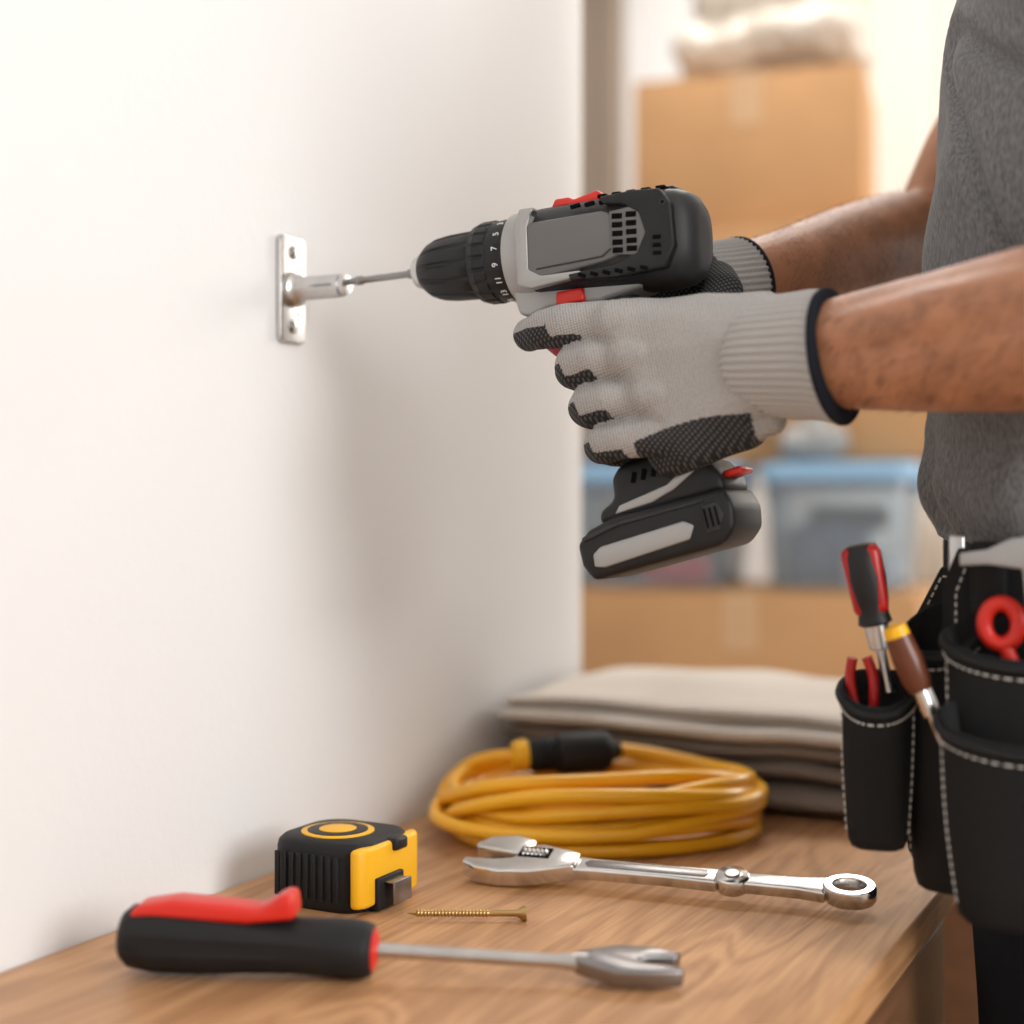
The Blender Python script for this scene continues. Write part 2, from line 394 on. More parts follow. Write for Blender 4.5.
def se_ring(x, hw, hh, n=2.8, cz=0, N=64):
    out = []
    for j in range(N):
        a = 2*math.pi*j/N; c, s = math.cos(a), math.sin(a)
        out.append(V((x, hw*math.copysign(abs(c)**(2/n), c), cz+hh*math.copysign(abs(s)**(2/n), s))))
    return out
loft('gearbox_ring', [se_ring(.0765, .0275, .0275, 2), se_ring(.0775, .0298, .0302, 2), se_ring(.087, .0305, .0312, 2.1), se_ring(.094, .0302, .0308, 2.3), se_ring(.097, .029, .030, 2.5)], silver, dr)
loft('motor_housing', [se_ring(.090, .0275, .0290, 2.6), se_ring(.100, .0285, .0300), se_ring(.130, .0290, .0305), se_ring(.165, .0295, .0312, 3), se_ring(.184, .0295, .0312, 3),
                       se_ring(.195, .0280, .0298, 3), se_ring(.2025, .0245, .0265, 2.8), se_ring(.2070, .0175, .0195, 2.6), se_ring(.2080, .008, .009, 2.4)], dgrey, dr)
for sgn in (-1, 1):
    a, b = (-.0312, -.024) if sgn < 0 else (.024, .0312)
    prism('side_panel', [(.094, -.018), (.094, .012), (.100, .0165), (.150, .0175), (.162, .013), (.168, .008), (.172, -.004), (.162, -.012), (.150, -.015), (.102, -.021)], 'y', a, b, grey, dr, bevel=.0018, seg=3)
    a, b = (-.0317, -.024) if sgn < 0 else (.024, .0317)
    prism('panel_line', [(.104, -.0150), (.104, -.0138), (.150, -.0110), (.156, -.0070), (.157, -.0077), (.151, -.0122)], 'y', a, b, dgrey, dr, bevel=.0002)
    a, b = (-.0322, -.024) if sgn < 0 else (.024, .0322)
    prism('front_trim', [(.090, -.0235), (.0885, .015), (.093, .026), (.103, .026), (.098, .014), (.098, -.014), (.107, -.019), (.135, -.0185), (.135, -.0225), (.100, -.0265)], 'y', a, b, silver, dr, bevel=.0012)
    a, b = (-.0325, -.024) if sgn < 0 else (.024, .0325)
    prism('rear_guard', [(.150, .0262), (.172, .0275), (.190, .0262), (.1975, .016), (.1990, -.010), (.193, -.023), (.160, -.026), (.128, -.0245), (.126, -.020), (.158, -.0175), (.174, -.012), (.180, .0), (.176, .013), (.166, .0195), (.152, .0215)], 'y', a, b, blk, dr, bevel=.0014, seg=3)
    a, b = (-.0318, -.024) if sgn < 0 else (.024, .0318)
    prism('vent_panel', [(.158, -.011), (.156, .016), (.174, .018), (.184, .012), (.184, -.008), (.176, -.014)], 'y', a, b, grey, dr, bevel=.0008)
    Rv = Matrix.Rotation(R(4), 3, 'Y')
    boxes('vent_slots', [((.1615+.0095*i, sgn*.0318, zc), (.0070, .0012, .0034), Rv) for i in range(2) for zc in (.0125, .0070, .0015, -.0040, -.0090)] +
          [((.1365+.0085*i, sgn*.0326, -.0222), (.0055, .0010, .0026), Matrix.Rotation(R(20), 3, 'Y')) for i in range(6)] +
          [((.188, sgn*.0326, zc), (.0055, .0010, .0026), Rv) for zc in (-.004, -.009, -.014)] +
          [((.132+.010*i, sgn*.0290, .0232), (.0065, .003, .0024), Matrix.Rotation(R(-8), 3, 'Y')) for i in range(5)], hole_m, dr, bevel=.0003)
    bm = bmesh.new()
    for sx, sz in ((.1925, .017), (.104, .0215), (.129, -.0345)):
        yb = .0325 if sx > .15 else (.0322 if sz > 0 else .017)
        lathe('', [(0, .0021), (.0006, .0021), (.0008, .0012), (.0002, .001)], None, bm=bm, seg=16, frame=Matrix.Translation((sx, sgn*(yb-.0002), sz)) @ Matrix.Rotation(R(90*sgn), 4, 'Z'))
    finish(bm, 'housing_screws', dgrey, dr)
boxes('top_vents', [((.145+.010*i, 0, .0306), (.006, .034, .0022)) for i in range(5)], hole_m, dr, bevel=.0004)
prism('top_rib', [(.140, .028), (.143, .0322), (.190, .0330), (.198, .0285), (.198, .02), (.14, .02)], 'y', -.008, .008, blk, dr, bevel=.0015)
prism('direction_selector', [(.106, .029), (.109, .0345), (.119, .0345), (.122, .0325), (.134, .0352), (.139, .0365), (.142, .034), (.142, .029)], 'y', -.011, .011, red, dr, bevel=.0012)
prism('trigger_housing', [(.079, -.026), (.083, -.040), (.092, -.0425), (.105, -.038), (.142, -.0375), (.172, -.030), (.172, -.02), (.08, -.018)], 'y', -.0175, .0175, silver, dr, bevel=.003, seg=3)
prism('selector_button', [(.112, -.0375), (.1125, -.0285), (.131, -.0275), (.132, -.0365)], 'y', -.0215, .0215, red, dr, bevel=.0015)
prism('trigger', [(.098, -.038), (.0925, -.050), (.0965, -.062), (.106, -.070), (.135, -.066), (.125, -.037)], 'y', -.010, .010, dred, dr, bevel=.003)
def hring(cx, cz, lx, ly, tilt):
    out = []
    for j in range(40):
        a = 2*math.pi*j/40; u = lx*math.cos(a); out.append(V((cx+u*math.cos(tilt), ly*math.sin(a), cz+u*math.sin(tilt))))
    return out
ht = R(18)
loft('handle', [hring(.135, -.026, .026, .0165, 0), hring(.139, -.040, .0225, .0165, ht*.4), hring(.149, -.066, .0200, .0170, ht*.8), hring(.160, -.092, .0195, .0172, ht), hring(.169, -.118, .021, .0175, ht), hring(.174, -.142, .028, .021, ht*.8)], blk2, dr)
bat = empty('battery_base', (.184, 0, -.1800), (0, R(-13.5), 0)); bat.parent = dr
prism('foot', [(-.043, .008), (-.042, .018), (-.030, .022), (-.028, .036), (-.020, .043), (.016, .045), (.026, .036), (.036, .030), (.042, .020), (.044, .008)], 'y', -.026, .026, blk, bat, bevel=.005, seg=3)
prism('battery_pack', [(-.060, -.013), (-.055, -.024), (.034, -.024), (.044, -.016), (.047, -.002), (.043, .010), (-.030, .012), (-.050, .008), (-.060, .001)], 'y', -.030, .030, blk, bat, bevel=.004, seg=3)
for sgn in (-1, 1):
    a, b = (-.0314, -.026) if sgn < 0 else (.026, .0314)
    prism('silver_strip', [(-.051, -.016), (-.050, -.008), (-.044, -.0045), (.014, -.0035), (.020, -.008), (.015, -.0155), (-.044, -.0180)], 'y', a, b, silver, bat, bevel=.0012)
    prism('strip_frame', [(-.055, .004), (-.030, .0075), (.030, .0065), (.030, .0045), (-.030, .0050), (-.054, .001)], 'y', a, b, dgrey, bat, bevel=.0006)
    prism('rear_ribs', [(.026, -.015), (.028, .003), (.038, .003), (.040, -.006), (.035, -.015)], 'y', a, b, dgrey, bat, bevel=.0012)
    a, b = (-.0275, -.022) if sgn < 0 else (.022, .0275)
    prism('foot_trim', [(-.030, .013), (-.026, .0175), (.008, .0215), (.020, .027), (.028, .025), (.012, .0175), (-.004, .0135)], 'y', a, b, silver, bat, bevel=.0008)
    boxes('foot_vents', [((-.012+.007*i, sgn*.0262, .032), (.0030, .0012, .007), Matrix.Rotation(R(25), 3, 'Y')) for i in range(4)], hole_m, bat, bevel=.0003)
    boxes('rib_lines', [((.0290+.0036*i, sgn*.0316, -.006), (.0012, .001, .012)) for i in range(3)], hole_m, bat)
prism('release_tab', [(.040, .0165), (.040, .021), (.052, .0215), (.0535, .0195), (.052, .017)], 'y', -.014, .010, red, bat, bevel=.001)

# ------------------------------------------------------------------ person
man = empty('man', (.55, 1.0, 0))
def ell(cx, cy, z, a, b, N=48, n=2.2):
    o = []
    for j in range(N):
        t = 2*math.pi*j/N; c, s = math.cos(t), math.sin(t)
        o.append(V((cx+a*math.copysign(abs(c)**(2/n), c), cy+b*math.copysign(abs(s)**(2/n), s), z)))
    return o
bm = bmesh.new()
LF = [((.352, .783, 1.086), .026), ((.385, .779, 1.087), .0285), ((.415, .776, 1.088), (.031, .029, .033)), ((.46, .770, 1.090), .038), ((.51, .765, 1.094), .0435), ((.56, .760, 1.098), .046), ((.61, .753, 1.102), .044), ((.645, .752, 1.108), .040),
      ((.635, .765, 1.20), .048), ((.61, .785, 1.30), .053), ((.58, .81, 1.40), .056)]
chain(bm, LF)
chain(bm, [((.40, .758, 1.094), .012), ((.46, .742, 1.100), .016), ((.53, .735, 1.108), .018)])
RF = [((.284, .884, 1.146), .026), ((.295, .91, 1.151), .0265), ((.316, .965, 1.165), .0315), ((.338, 1.04, 1.186), .0385), ((.358, 1.11, 1.205), .042), ((.378, 1.165, 1.215), .040),
      ((.41, 1.175, 1.28), .046), ((.46, 1.18, 1.35), .052), ((.53, 1.18, 1.40), .056)]
chain(bm, RF)
add_hull(bm, [((.57, .83, 1.41), .045), ((.57, 1.0, 1.44), .06), ((.56, 1.17, 1.41), .045), ((.56, 1.0, 1.2), .07)])
chain(bm, [((.565, 1.0, 1.44), .062), ((.55, 1.0, 1.50), .056), ((.535, 1.0, 1.56), .055)])
add_hull(bm, [((.530, 1.0, 1.68), (.088, .073, .085)), ((.515, 1.0, 1.63), (.08, .068, .06))])
add_hull(bm, [((.50, 1.0, 1.63), (.07, .06, .05)), ((.462, 1.0, 1.575), (.024, .026, .02)), ((.50, .955, 1.60), .02), ((.50, 1.045, 1.60), .02)])
add_hull(bm, [((.440, 1.0, 1.665), .008), ((.424, 1.0, 1.63), .010)]); add_hull(bm, [((.434, .988, 1.627), .007), ((.434, 1.012, 1.627), .007)])
for yy in (.922, 1.078):
    add_hull(bm, [((.535, yy, 1.665), (.014, .007, .016)), ((.53, yy, 1.635), (.009, .006, .01))])
body = remesh(bm, 'body', .0035, 8, skin, man, True)
cand = [p for p in body.data.polygons if (.402 < p.center.x < .60 and p.center.y < .83 and p.center.z < 1.16) or (.29 < p.center.x < .40 and .92 < p.center.y < 1.18 and p.center.z < 1.27)]
rh = random.Random(3)
bm = bmesh.new()
for _ in range(4600):
    p = rh.choice(cand); n = p.normal; c = V(p.center)+V((rh.uniform(-.002, .002), rh.uniform(-.002, .002), rh.uniform(-.002, .002)))
    c -= n*(c-V(p.center)).dot(n)
    dirv = V((-.55, 0, -.6)) if c.y < .86 else V((-.1, -.6, -.5))
    dirv = dirv-n*dirv.dot(n)+V((rh.uniform(-.25, .25), rh.uniform(-.2, .2), rh.uniform(-.25, .25)))
    if dirv.length < .1: continue
    dirv.normalize(); L = rh.uniform(.004, .010)
    q0 = c; q1 = c+dirv*L*.5+n*.0012; q2 = c+dirv*L+n*.0012
    s = dirv.cross(n).normalized()*.00014
    vs = [bm.verts.new(q) for q in (q0-s, q0+s, q1+s*.8, q1-s*.8, q2)]
    bm.faces.new((vs[0], vs[1], vs[2], vs[3])); bm.faces.new((vs[3], vs[2], vs[4]))
finish(bm, 'arm_hair', M('arm_hair_brown', (.07, .03, .015), .5), man, True, smooth=False, recalc=False)
bm = bmesh.new()
add_hull(bm, [((.545, 1.0, 1.70), (.088, .080, .078)), ((.560, 1.0, 1.65), (.075, .074, .06)), ((.49, 1.0, 1.735), (.045, .06, .03))])
remesh(bm, 'hair', .004, 3, hair_m, man, True)
bm = bmesh.new()
for yy in (.970, 1.030):
    bmesh.ops.create_icosphere(bm, subdivisions=3, radius=.012, matrix=Matrix.Translation((.449, yy, 1.657)))
finish(bm, 'eyes', eye_m, man, True)
bm = bmesh.new()
for yy in (.970, 1.030):
    bmesh.ops.create_icosphere(bm, subdivisions=2, radius=.006, matrix=Matrix.Translation((.442, yy, 1.656)))
finish(bm, 'irises', hair_m, man, True)
bm = bmesh.new(); add_hull(bm, [((.443, .982, 1.605), .005), ((.438, 1.0, 1.606), .007), ((.443, 1.018, 1.605), .005)]); finish(bm, 'mouth', lip_m, man, True)

# shirt
bm = bmesh.new()
add_loft(bm, [ell(.545, 1.0, .978, .134, .182), ell(.545, 1.0, 1.0, .140, .186), ell(.540, 1.0, 1.1, .137, .176), ell(.546, 1.0, 1.2, .137, .181), ell(.558, 1.0, 1.3, .136, .192), ell(.566, 1.0, 1.37, .125, .2),
              ell(.568, 1.0, 1.43, .098, .185), ell(.568, 1.0, 1.465, .075, .11), ell(.568, 1.0, 1.485, .066, .075)])
chain(bm, [((.57, .84, 1.395), .066), ((.60, .79, 1.345), .066), ((.625, .770, 1.25), .061)])
chain(bm, [((.56, 1.15, 1.395), .066), ((.52, 1.175, 1.385), .064), ((.458, 1.18, 1.335), .060)])
def shirt_disp(c, n):
    f = noise.noise(V((c.x*9, c.y*9, c.z*5+3)))*.009
    f += .0045*math.sin(c.z*70+noise.noise(c*7)*6)*max(0, 1-abs(c.z-1.03)/.12)
    f += .007*noise.noise(V((c.x*16+c.z*10, c.y*16, c.z*12)))
    dgn = abs(noise.noise(V((c.x*10+c.z*7, c.y*12-c.z*6, c.z*5+9))))
    f -= .009*max(0, 1-dgn*7)
    return f
remesh(bm, 't_shirt', .0045, 6, shirt_m, man, True, disp=shirt_disp)
# trousers
bm = bmesh.new()
add_loft(bm, [ell(.55, 1.0, .84, .10, .165), ell(.55, 1.0, .90, .118, .175), ell(.55, 1.0, .985, .121, .172)])
for yy in (.915, 1.085):
    chain(bm, [((.545, yy, .90), .088), ((.530, yy, .78), .083), ((.525, yy, .60), .068), ((.530, yy, .48), .060), ((.555, yy, .32), .058), ((.575, yy, .12), .050), ((.578, yy, .08), .052)])
def pd(c, n): return .006*noise.noise(V((c.x*12, c.y*12, c.z*9)))
remesh(bm, 'trousers', .006, 5, pants_m, man, True, disp=pd)
bm = bmesh.new()
for yy in (.915, 1.085):
    add_hull(bm, [((.575, yy, .10), .048), ((.60, yy, .04), (.045, .042, .04)), ((.57, yy, .04), .04)])
    add_hull(bm, [((.57, yy, .05), .042), ((.46, yy, .033), (.045, .045, .033)), ((.58, yy, .035), (.05, .042, .035))])
remesh(bm, 'boots', .005, 3, boot_m, man, True)

# left glove (gripping handle)
bm = bmesh.new()
def hx(z): return .2405+(1.135-z)*.40
add_hull(bm, [((.272, .776, 1.111), .0155), ((.284, .774, 1.090), .0158), ((.296, .775, 1.068), .0158), ((.311, .778, 1.048), .0155), ((.352, .784, 1.098), .027), ((.356, .785, 1.078), .026)])
add_hull(bm, [((.311, .782, 1.042), .0165), ((.296, .792, 1.035), .0145), ((.338, .792, 1.055), .0205), ((.352, .787, 1.078), .026)])
add_hull(bm, [((.30, .790, 1.106), .017), ((.335, .793, 1.105), .021), ((.318, .803, 1.104), .015)])
for p in ((.268, .7720, 1.112), (.279, .7700, 1.091), (.290, .7710, 1.069), (.303, .7755, 1.049)): add_hull(bm, [(p, .0136), ((p[0]+.008, p[1], p[2]), .0136), ((p[0]+.055, p[1]+.010, p[2]+.004), .010)])
fing = [(1.1120, .0120, (.272, 1.112), 'i'), (1.0885, .0119, (.283, 1.090), 'm'), (1.0645, .0115, (.294, 1.0675), 'r'), (1.0410, .0106, (.307, 1.0465), 'p')]
for z, r, mc, k in fing:
    h = hx(z)
    if k == 'i':
        chain(bm, [((mc[0], .777, mc[1]), .0140), ((.236, .7745, 1.1125), .0128), ((.216, .7810, 1.1120), .0122), ((.2000, .797, 1.1115), .0112), ((.1910, .813, 1.112), .0102)])
    else:
        chain(bm, [((mc[0], .776, mc[1]), .0136), ((h-.004, .7720, z+.0015), r*1.04), ((h-.017, .7765, z), r*1.12), ((h-.0305, .798, z-.001), r), ((h-.031, .820, z-.002), r*.96), ((h-.018, .840, z-.003), r*.92), ((h-.008, .846, z-.003), r*.9)])
chain(bm, [((.325, .797, 1.108), .017), ((.312, .822, 1.112), .0145), ((.285, .846, 1.111), .0125), ((.258, .850, 1.107), .0112)])
def gm(c, n):
    if c.x > .284 and c.x < .352 and c.z < 1.0385+(c.x-.28)*.24+.004*math.sin((c.x-.28)*45): return 1
    if c.x < .290 and c.y > .795: return 1
    if c.x < hx(c.z)-.004 and n.z < -.55: return 1
    if c.x < hx(c.z)-.024 and n.z < .0: return 1
    if c.y > .812: return 1
    return 0
def gd(c, n): return .0004*noise.noise(c*75)+.0018*noise.noise(c*32)
remesh(bm, 'glove_left', .0011, 9, [glove_g, glove_d], man, True, facemat=gm, disp=gd)

def cuff(name, pts, ribs=46, tilt=0):
    rings = []
    P = [V(p) for p, r in pts]
    ax = (P[-1]-P[0]).normalized(); a = ax.cross(V((0, 0, 1))).normalized(); b = ax.cross(a)
    N = ribs*6; n = len(pts)
    for i, (p, r) in enumerate(pts):
        ring = []
        k = tilt*(i/(n-1))
        for j in range(N):
            t = 2*math.pi*j/N; rr = r + .0008*math.cos(ribs*t)
            ring.append(V(p)+rr*(math.cos(t)*a*.93+math.sin(t)*b)+ax*(k*math.sin(t)))
        rings.append(ring)
    o = loft(name, rings, cuffm, None, angle=80); put(o, man, True)
    rg = []; c = P[-1]; r0 = pts[-1][1]
    for s, k in ((-.0018, -.001), (-.0016, .0008), (-.0007, .0013), (.0008, .0013), (.0018, .0005), (.0020, -.0015)):
        rg.append([c+ax*(s+tilt*math.sin(2*math.pi*j/64))+(r0+k)*(math.cos(2*math.pi*j/64)*a*.93+math.sin(2*math.pi*j/64)*b) for j in range(64)])
    put(loft(name+'_hem', rg, hemm, None), man, True)
cuff('glove_left_cuff', [((.340, .785, 1.088), .028), ((.348, .784, 1.088), .0325), ((.357, .783, 1.088), .0338), ((.372, .781, 1.0875), .0345), ((.388, .778, 1.087), .0357), ((.394, .777, 1.086), .0363), ((.398, .776, 1.0855), .0367)], tilt=.0055)
# right glove
bm = bmesh.new()
add_hull(bm, [((.255, .867, 1.162), .012), ((.255, .869, 1.128), .012), ((.280, .876, 1.152), .024), ((.280, .878, 1.140), .022)])
for i, z in enumerate((1.169, 1.154, 1.138, 1.123)):
    l = (.0, .006, .002, -.010)[i]
    chain(bm, [((.258, .868, z-.002), .0105), ((.230-l, .866, z), .0100), ((.207-l, .861, z), .0096), ((.190-l, .856, z), .009)])
chain(bm, [((.285, .880, 1.148), .0180), ((.298, .866, 1.147), .0140), ((.3065, .852, 1.138), .0125), ((.303, .838, 1.124), .011), ((.296, .828, 1.119), .0105)])
remesh(bm, 'glove_right', .0012, 6, [glove_g, glove_d], man, True, facemat=lambda c, n: 1 if (c.y < .866) else 0, disp=gd)
cuff('glove_right_cuff', [((.272, .864, 1.144), .026), ((.277, .874, 1.145), .0285), ((.286, .888, 1.1465), .0298), ((.294, .903, 1.149), .0308), ((.299, .914, 1.151), .0314)], tilt=.003)

# ------------------------------------------------------------------ tool belt
tb = empty('tool_belt', (.53, .95, .9))
bm = bmesh.new(); rings = []
for (o_, z) in ((0.001, .945), (.005, .946), (.006, .966), (.005, .986), (0.001, .987)):
    rings.append(ell(.553, 1.0, z, .124+o_, .178+o_, 72))
rings += [ell(.553, 1.0, .987, .122, .176, 72), ell(.553, 1.0, .945, .122, .176, 72)]; rings.append(rings[0])
add_loft(bm, rings, False); bmesh.ops.remove_doubles(bm, verts=bm.verts[:], dist=1e-6)
put(finish(bm, 'belt', webm, None), tb, True)
put(box('belt_buckle', (.422, 1.0, .966), (.008, .05, .036), blk, None, bevel=.003), tb, True)

def pouch(name, c, yaw, w, d, h, taper=.8, rim_dip=.0, stitch=True):
    rot = Matrix.Rotation(yaw, 3, 'Z'); c = V(c); N = 56
    def ring(z, ww, dd, off=0):
        out = []
        for j in range(N):
            t = 2*math.pi*j/N; cs, sn = math.cos(t), math.sin(t)
            x = (ww/2+off)*math.copysign(abs(cs)**(2/3.2), cs); y = (dd/2+off)*math.copysign(abs(sn)**(2/2.6), sn)
            zz = z + (rim_dip*(y/dd) if z > -h*.3 else 0) - (.006*(1-(2*x/w)**2)*(1 if y < 0 else 0) if z > -h*.3 else 0)
            nz = noise.noise(V((x*30, y*30, z*25)))*.0016
            out.append(c+rot @ V((x*(1+nz*4), y+nz, zz)))
        return out
    rr = []
    for f in (1.0, .985, .94, .8, .6, .35, .12, .02, 0):
        k = taper+(1-taper)*(1-f) + .05*math.sin(math.pi*(1-f))
        e = 1.0 if f < .97 else (.9 if f < .99 else .72)
        rr.append(ring(-h*f, w*k*e, d*(k*.9+.1)*e))
    rr.append(ring(.0012, w-.002, d-.002)); rr.append(ring(.0, w-.006, d-.006)); rr.append(ring(-h*.4, w*.9-.006, d*.85-.006)); rr.append(ring(-h*.8, (w*.85-.006), d*.7-.006))
    put(loft(name, rr, nylon, None, angle=70), tb, True)
    bd = ring(-.0035, w, d, .0012)
    bmm = bmesh.new(); pp = bd+[bd[0]]
    sweep('', pp, .0024, None, bm=bmm, seg=8)
    put(finish(bmm, name+'_rim', webm, None), tb, True)
    if stitch:
        bmm = bmesh.new()
        st = ring(-.0088, w, d, .0010)
        for j in range(N):
            p, q = st[j], st[(j+1) % N]
            L = (q-p).length
            if L < 1e-4: continue
            k = max(1, int(L/.0045))
            for i in range(k):
                sweep('', [p.lerp(q, (i+.2)/k), p.lerp(q, (i+.8)/k)], .00055, None, bm=bmm, seg=5)
        for sx in (-1, 1):
            for i in range(int(h*.8/.0045)):
                f0 = .12+.8*(i+.1)/(h*.8/.0045); f1 = .12+.8*(i+.7)/(h*.8/.0045)
                pp = []
                for f in (f0, f1):
                    k = taper+(1-taper)*(1-f)+.05*math.sin(math.pi*(1-f)); t = R(-90+sx*68)
                    cs, sn = math.cos(t), math.sin(t)
                    pp.append(c+rot @ V(((w*k/2+.0009)*math.copysign(abs(cs)**(2/3.2), cs), (d*(k*.9+.1)/2+.0009)*math.copysign(abs(sn)**(2/2.6), sn), -h*f)))
                sweep('', pp, .0004, None, bm=bmm, seg=5)
        put(finish(bmm, name+'_stitching', thread, None, smooth=False), tb, True)

def panel(name, c, yaw, outline, th=.004):
    rot = Matrix.Rotation(yaw, 4, 'Z'); bm = bmesh.new(); prism_bm(bm, outline, 'y', -th/2, th/2)
    bmesh.ops.transform(bm, matrix=Matrix.Translation(c) @ rot, verts=bm.verts[:])
    put(finish(bm, name, nylon, None, bevel=.0012), tb, True)
    bmm = bmesh.new(); n = len(outline); cx = sum(p[0] for p in outline)/n; cz = sum(p[1] for p in outline)/n
    ins = [V((cx+(p[0]-cx)*.88, 0, cz+(p[1]-cz)*.94)) for p in outline]
    for i in range(n):
        p, q = ins[i], ins[(i+1) % n]; L = (q-p).length; k = max(1, int(L/.0045))
        for s in (-1, 1):
            for j in range(k):
                a_ = p.lerp(q, (j+.2)/k)+V((0, s*(th/2+.0002), 0)); b_ = p.lerp(q, (j+.8)/k)+V((0, s*(th/2+.0002), 0))
                sweep('', [Matrix.Translation(c) @ rot @ a_, Matrix.Translation(c) @ rot @ b_], .00055, None, bm=bmm, seg=5)
    put(finish(bmm, name+'_stitching', thread, None, smooth=False), tb, True)

YC = R(6)
pouch('side_pouch', (.4145, .806, .903), R(8), .040, .030, .092, .8, rim_dip=.012)
pouch('holster_pouch', (.449, .822, .938), R(-20), .046, .040, .150, .72, rim_dip=.02)
panel('holster_back_flap', (.450, .850, .90), R(-20), [(-.032, -.10), (-.024, -.112), (.020, -.112), (.030, -.10), (.034, .03), (.026, .068), (-.010, .068), (-.026, .04), (-.034, .0)])
pouch('hip_pocket_upper', (.502, .800, .934), YC, .098, .034, .11, .85, rim_dip=.014)
pouch('hip_pocket_lower', (.5065, .780, .893), YC, .106, .032, .110, .80, rim_dip=.016)
panel('hip_back_panel', (.506, .822, .90), YC, [(-.058, -.09), (-.040, -.11), (.040, -.11), (.058, -.09), (.060, .06), (.05, .080), (-.05, .080), (-.058, .06)], .006)
bm = bmesh.new()
for zz, xx in ((.955, .452), (.928, .456)):
    lathe('', [(0, .0020), (.001, .0020), (.0014, .0012), (.0015, 0)], None, bm=bm, seg=16, frame=Matrix.Translation((xx, .816, zz)) @ Matrix.Rotation(R(-90), 4, 'Z'))
put(finish(bm, 'rivets', steel, None), tb, True)
put(box('belt_loop_clip', (.454, .826, .973), (.009, .006, .028), steel, None, bevel=.0015), tb, True)
put(box('belt_keeper', (.474, .808, .964), (.018, .012, .040), nylon, None, bevel=.002), tb, True)

def axis_frame(p0, p1, up=(0, -1, 0)):
    p0, p1 = V(p0), V(p1); x = (p1-p0).normalized(); z = V(up)-x*V(up).dot(x); z.normalize(); y = z.cross(x)
    m = Matrix((x, y, z)).transposed().to_4x4(); m.translation = p0; return m
def tool(name, p0, p1):
    e = empty(name); e.matrix_world = axis_frame(p0, p1); e.rotation_mode = 'XYZ'; return e

t1 = tool('screwdriver', (.404, .806, .982), (.420, .810, .897))
lathe('handle', [(0, .004), (.001, .0085), (.006, .0108), (.020, .0110), (.034, .0098), (.040, .0085), (.0455, .0095), (.047, .0070)], blk, t1)
for k in range(3):
    a = 2*math.pi*k/3+.5
    bm = bmesh.new(); add_hull(bm, [((.006, .0070*math.cos(a), .0070*math.sin(a)), .0052), ((.036, .0057*math.cos(a), .0057*math.sin(a)), .0050)]); finish(bm, 'red_grip', dred, t1)
lathe('ferrule', [(.046, .0068), (.060, .0060), (.061, .003), (.085, .003)], steel, t1)
t2 = tool('screwdriver', (.4275, .785, .938), (.452, .792, .876))
lathe('handle', [(0, .004), (.001, .0065), (.006, .0070), (.0065, .0070)], yel, t2)
lathe('grip', [(.0065, .0072), (.02, .0082), (.032, .0078), (.038, .0058)], brown_p, t2)
lathe('blade', [(.037, .0045), (.052, .0045), (.053, .0025), (.070, .0025)], chrome, t2)
t3 = tool('pliers', (.405, .802, .918), (.410, .806, .86))
for s in (-1, 1):
    sweep('grip', smooth_path([(0, s*.004, 0), (.012, s*.0066, 0), (.03, s*.005, 0), (.045, s*.002, 0)], 4), .0030, dred, t3, seg=12)
t4 = empty('scissors', (.482, .798, .940))
def torus(bm, c, ra, rb, r, n=40):
    pts = []
    for i in range(n+1):
        a = 2*math.pi*i/n; pts.append(V(c)+V((ra*math.cos(a), 0, rb*math.sin(a))))
    sweep('', pts, r, None, bm=bm, seg=12)
bm = bmesh.new()
torus(bm, (0, 0, 0), .0088, .0110, .0044)
torus(bm, (.025, .002, -.002), .0088, .0110, .0044)
sweep('', [(.002, 0, -.012), (.006, 0, -.022), (.011, 0, -.034)], .004, None, bm=bm, seg=12)
sweep('', [(.024, .002, -.014), (.019, .002, -.024), (.014, .002, -.034)], .004, None, bm=bm, seg=12)
finish(bm, 'handles', red, t4)
boxes('blades', [((.011, 0, -.055), (.010, .002, .05)), ((.015, .003, -.055), (.010, .002, .05))], steel, t4, bevel=.0006)
t5 = empty('combination_square', (.480, .790, .974))
prism('stock', [(-.018, -.003), (-.018, .004), (-.004, .006), (.008, .012), (.028, .015), (.028, -.024), (.016, -.026), (.014, -.004), (-.004, -.002)], 'y', -.003, .003, silver, t5, bevel=.001)
prism('rule', [(.018, -.056), (.018, -.022), (.025, -.022), (.025, -.056)], 'y', -.001, .001, steel, t5, bevel=.0002)
t6 = tool('steel_ruler', (.442, .788, .908), (.454, .791, .878))
box('ruler_blade', (.018, 0, 0), (.036, .007, .0012), steel, t6, bevel=.0002)

# ------------------------------------------------------------------ tape measure
tm = empty('tape_measure', (.082, .763, TZ))
base = roundrect(.072, .070, .020, 6)
bm = bmesh.new(); zs = [(.0, .93), (.002, .98), (.006, 1.0), (.036, 1.0), (.040, .975), (.0425, .90)]
add_loft(bm, [[V((x*k, y*k, z)) for x, y in base] for z, k in zs])
finish(bm, 'case', blk2, tm, angle=60)
L = []
for i in range(9):
    xx = -.026+.0056*i
    for s in (-1, 1):
        if xx < .022: L.append(((xx, s*.0352, .021), (.0030, .0026, .028)))
for i in range(8):
    L.append(((-.0362, -.019+.0054*i, .021), (.0022, .0028, .028)))
boxes('grip_ribs', L, blk2, tm, bevel=.0008)
bm = bmesh.new()
prism_bm(bm, [(.0285, -.0358), (.0345, -.0350), (.0372, -.030), (.0378, -.026), (.0378, .026), (.0372, .030), (.0345, .035), (.0285, .0358)], 'z', .004, .0405)
finish(bm, 'yellow_front', yel, tm, bevel=.0025, seg=3)
boxes('front_guard', [((.0376, -.006, .011), (.006, .030, .020))], blk2, tm, bevel=.001)
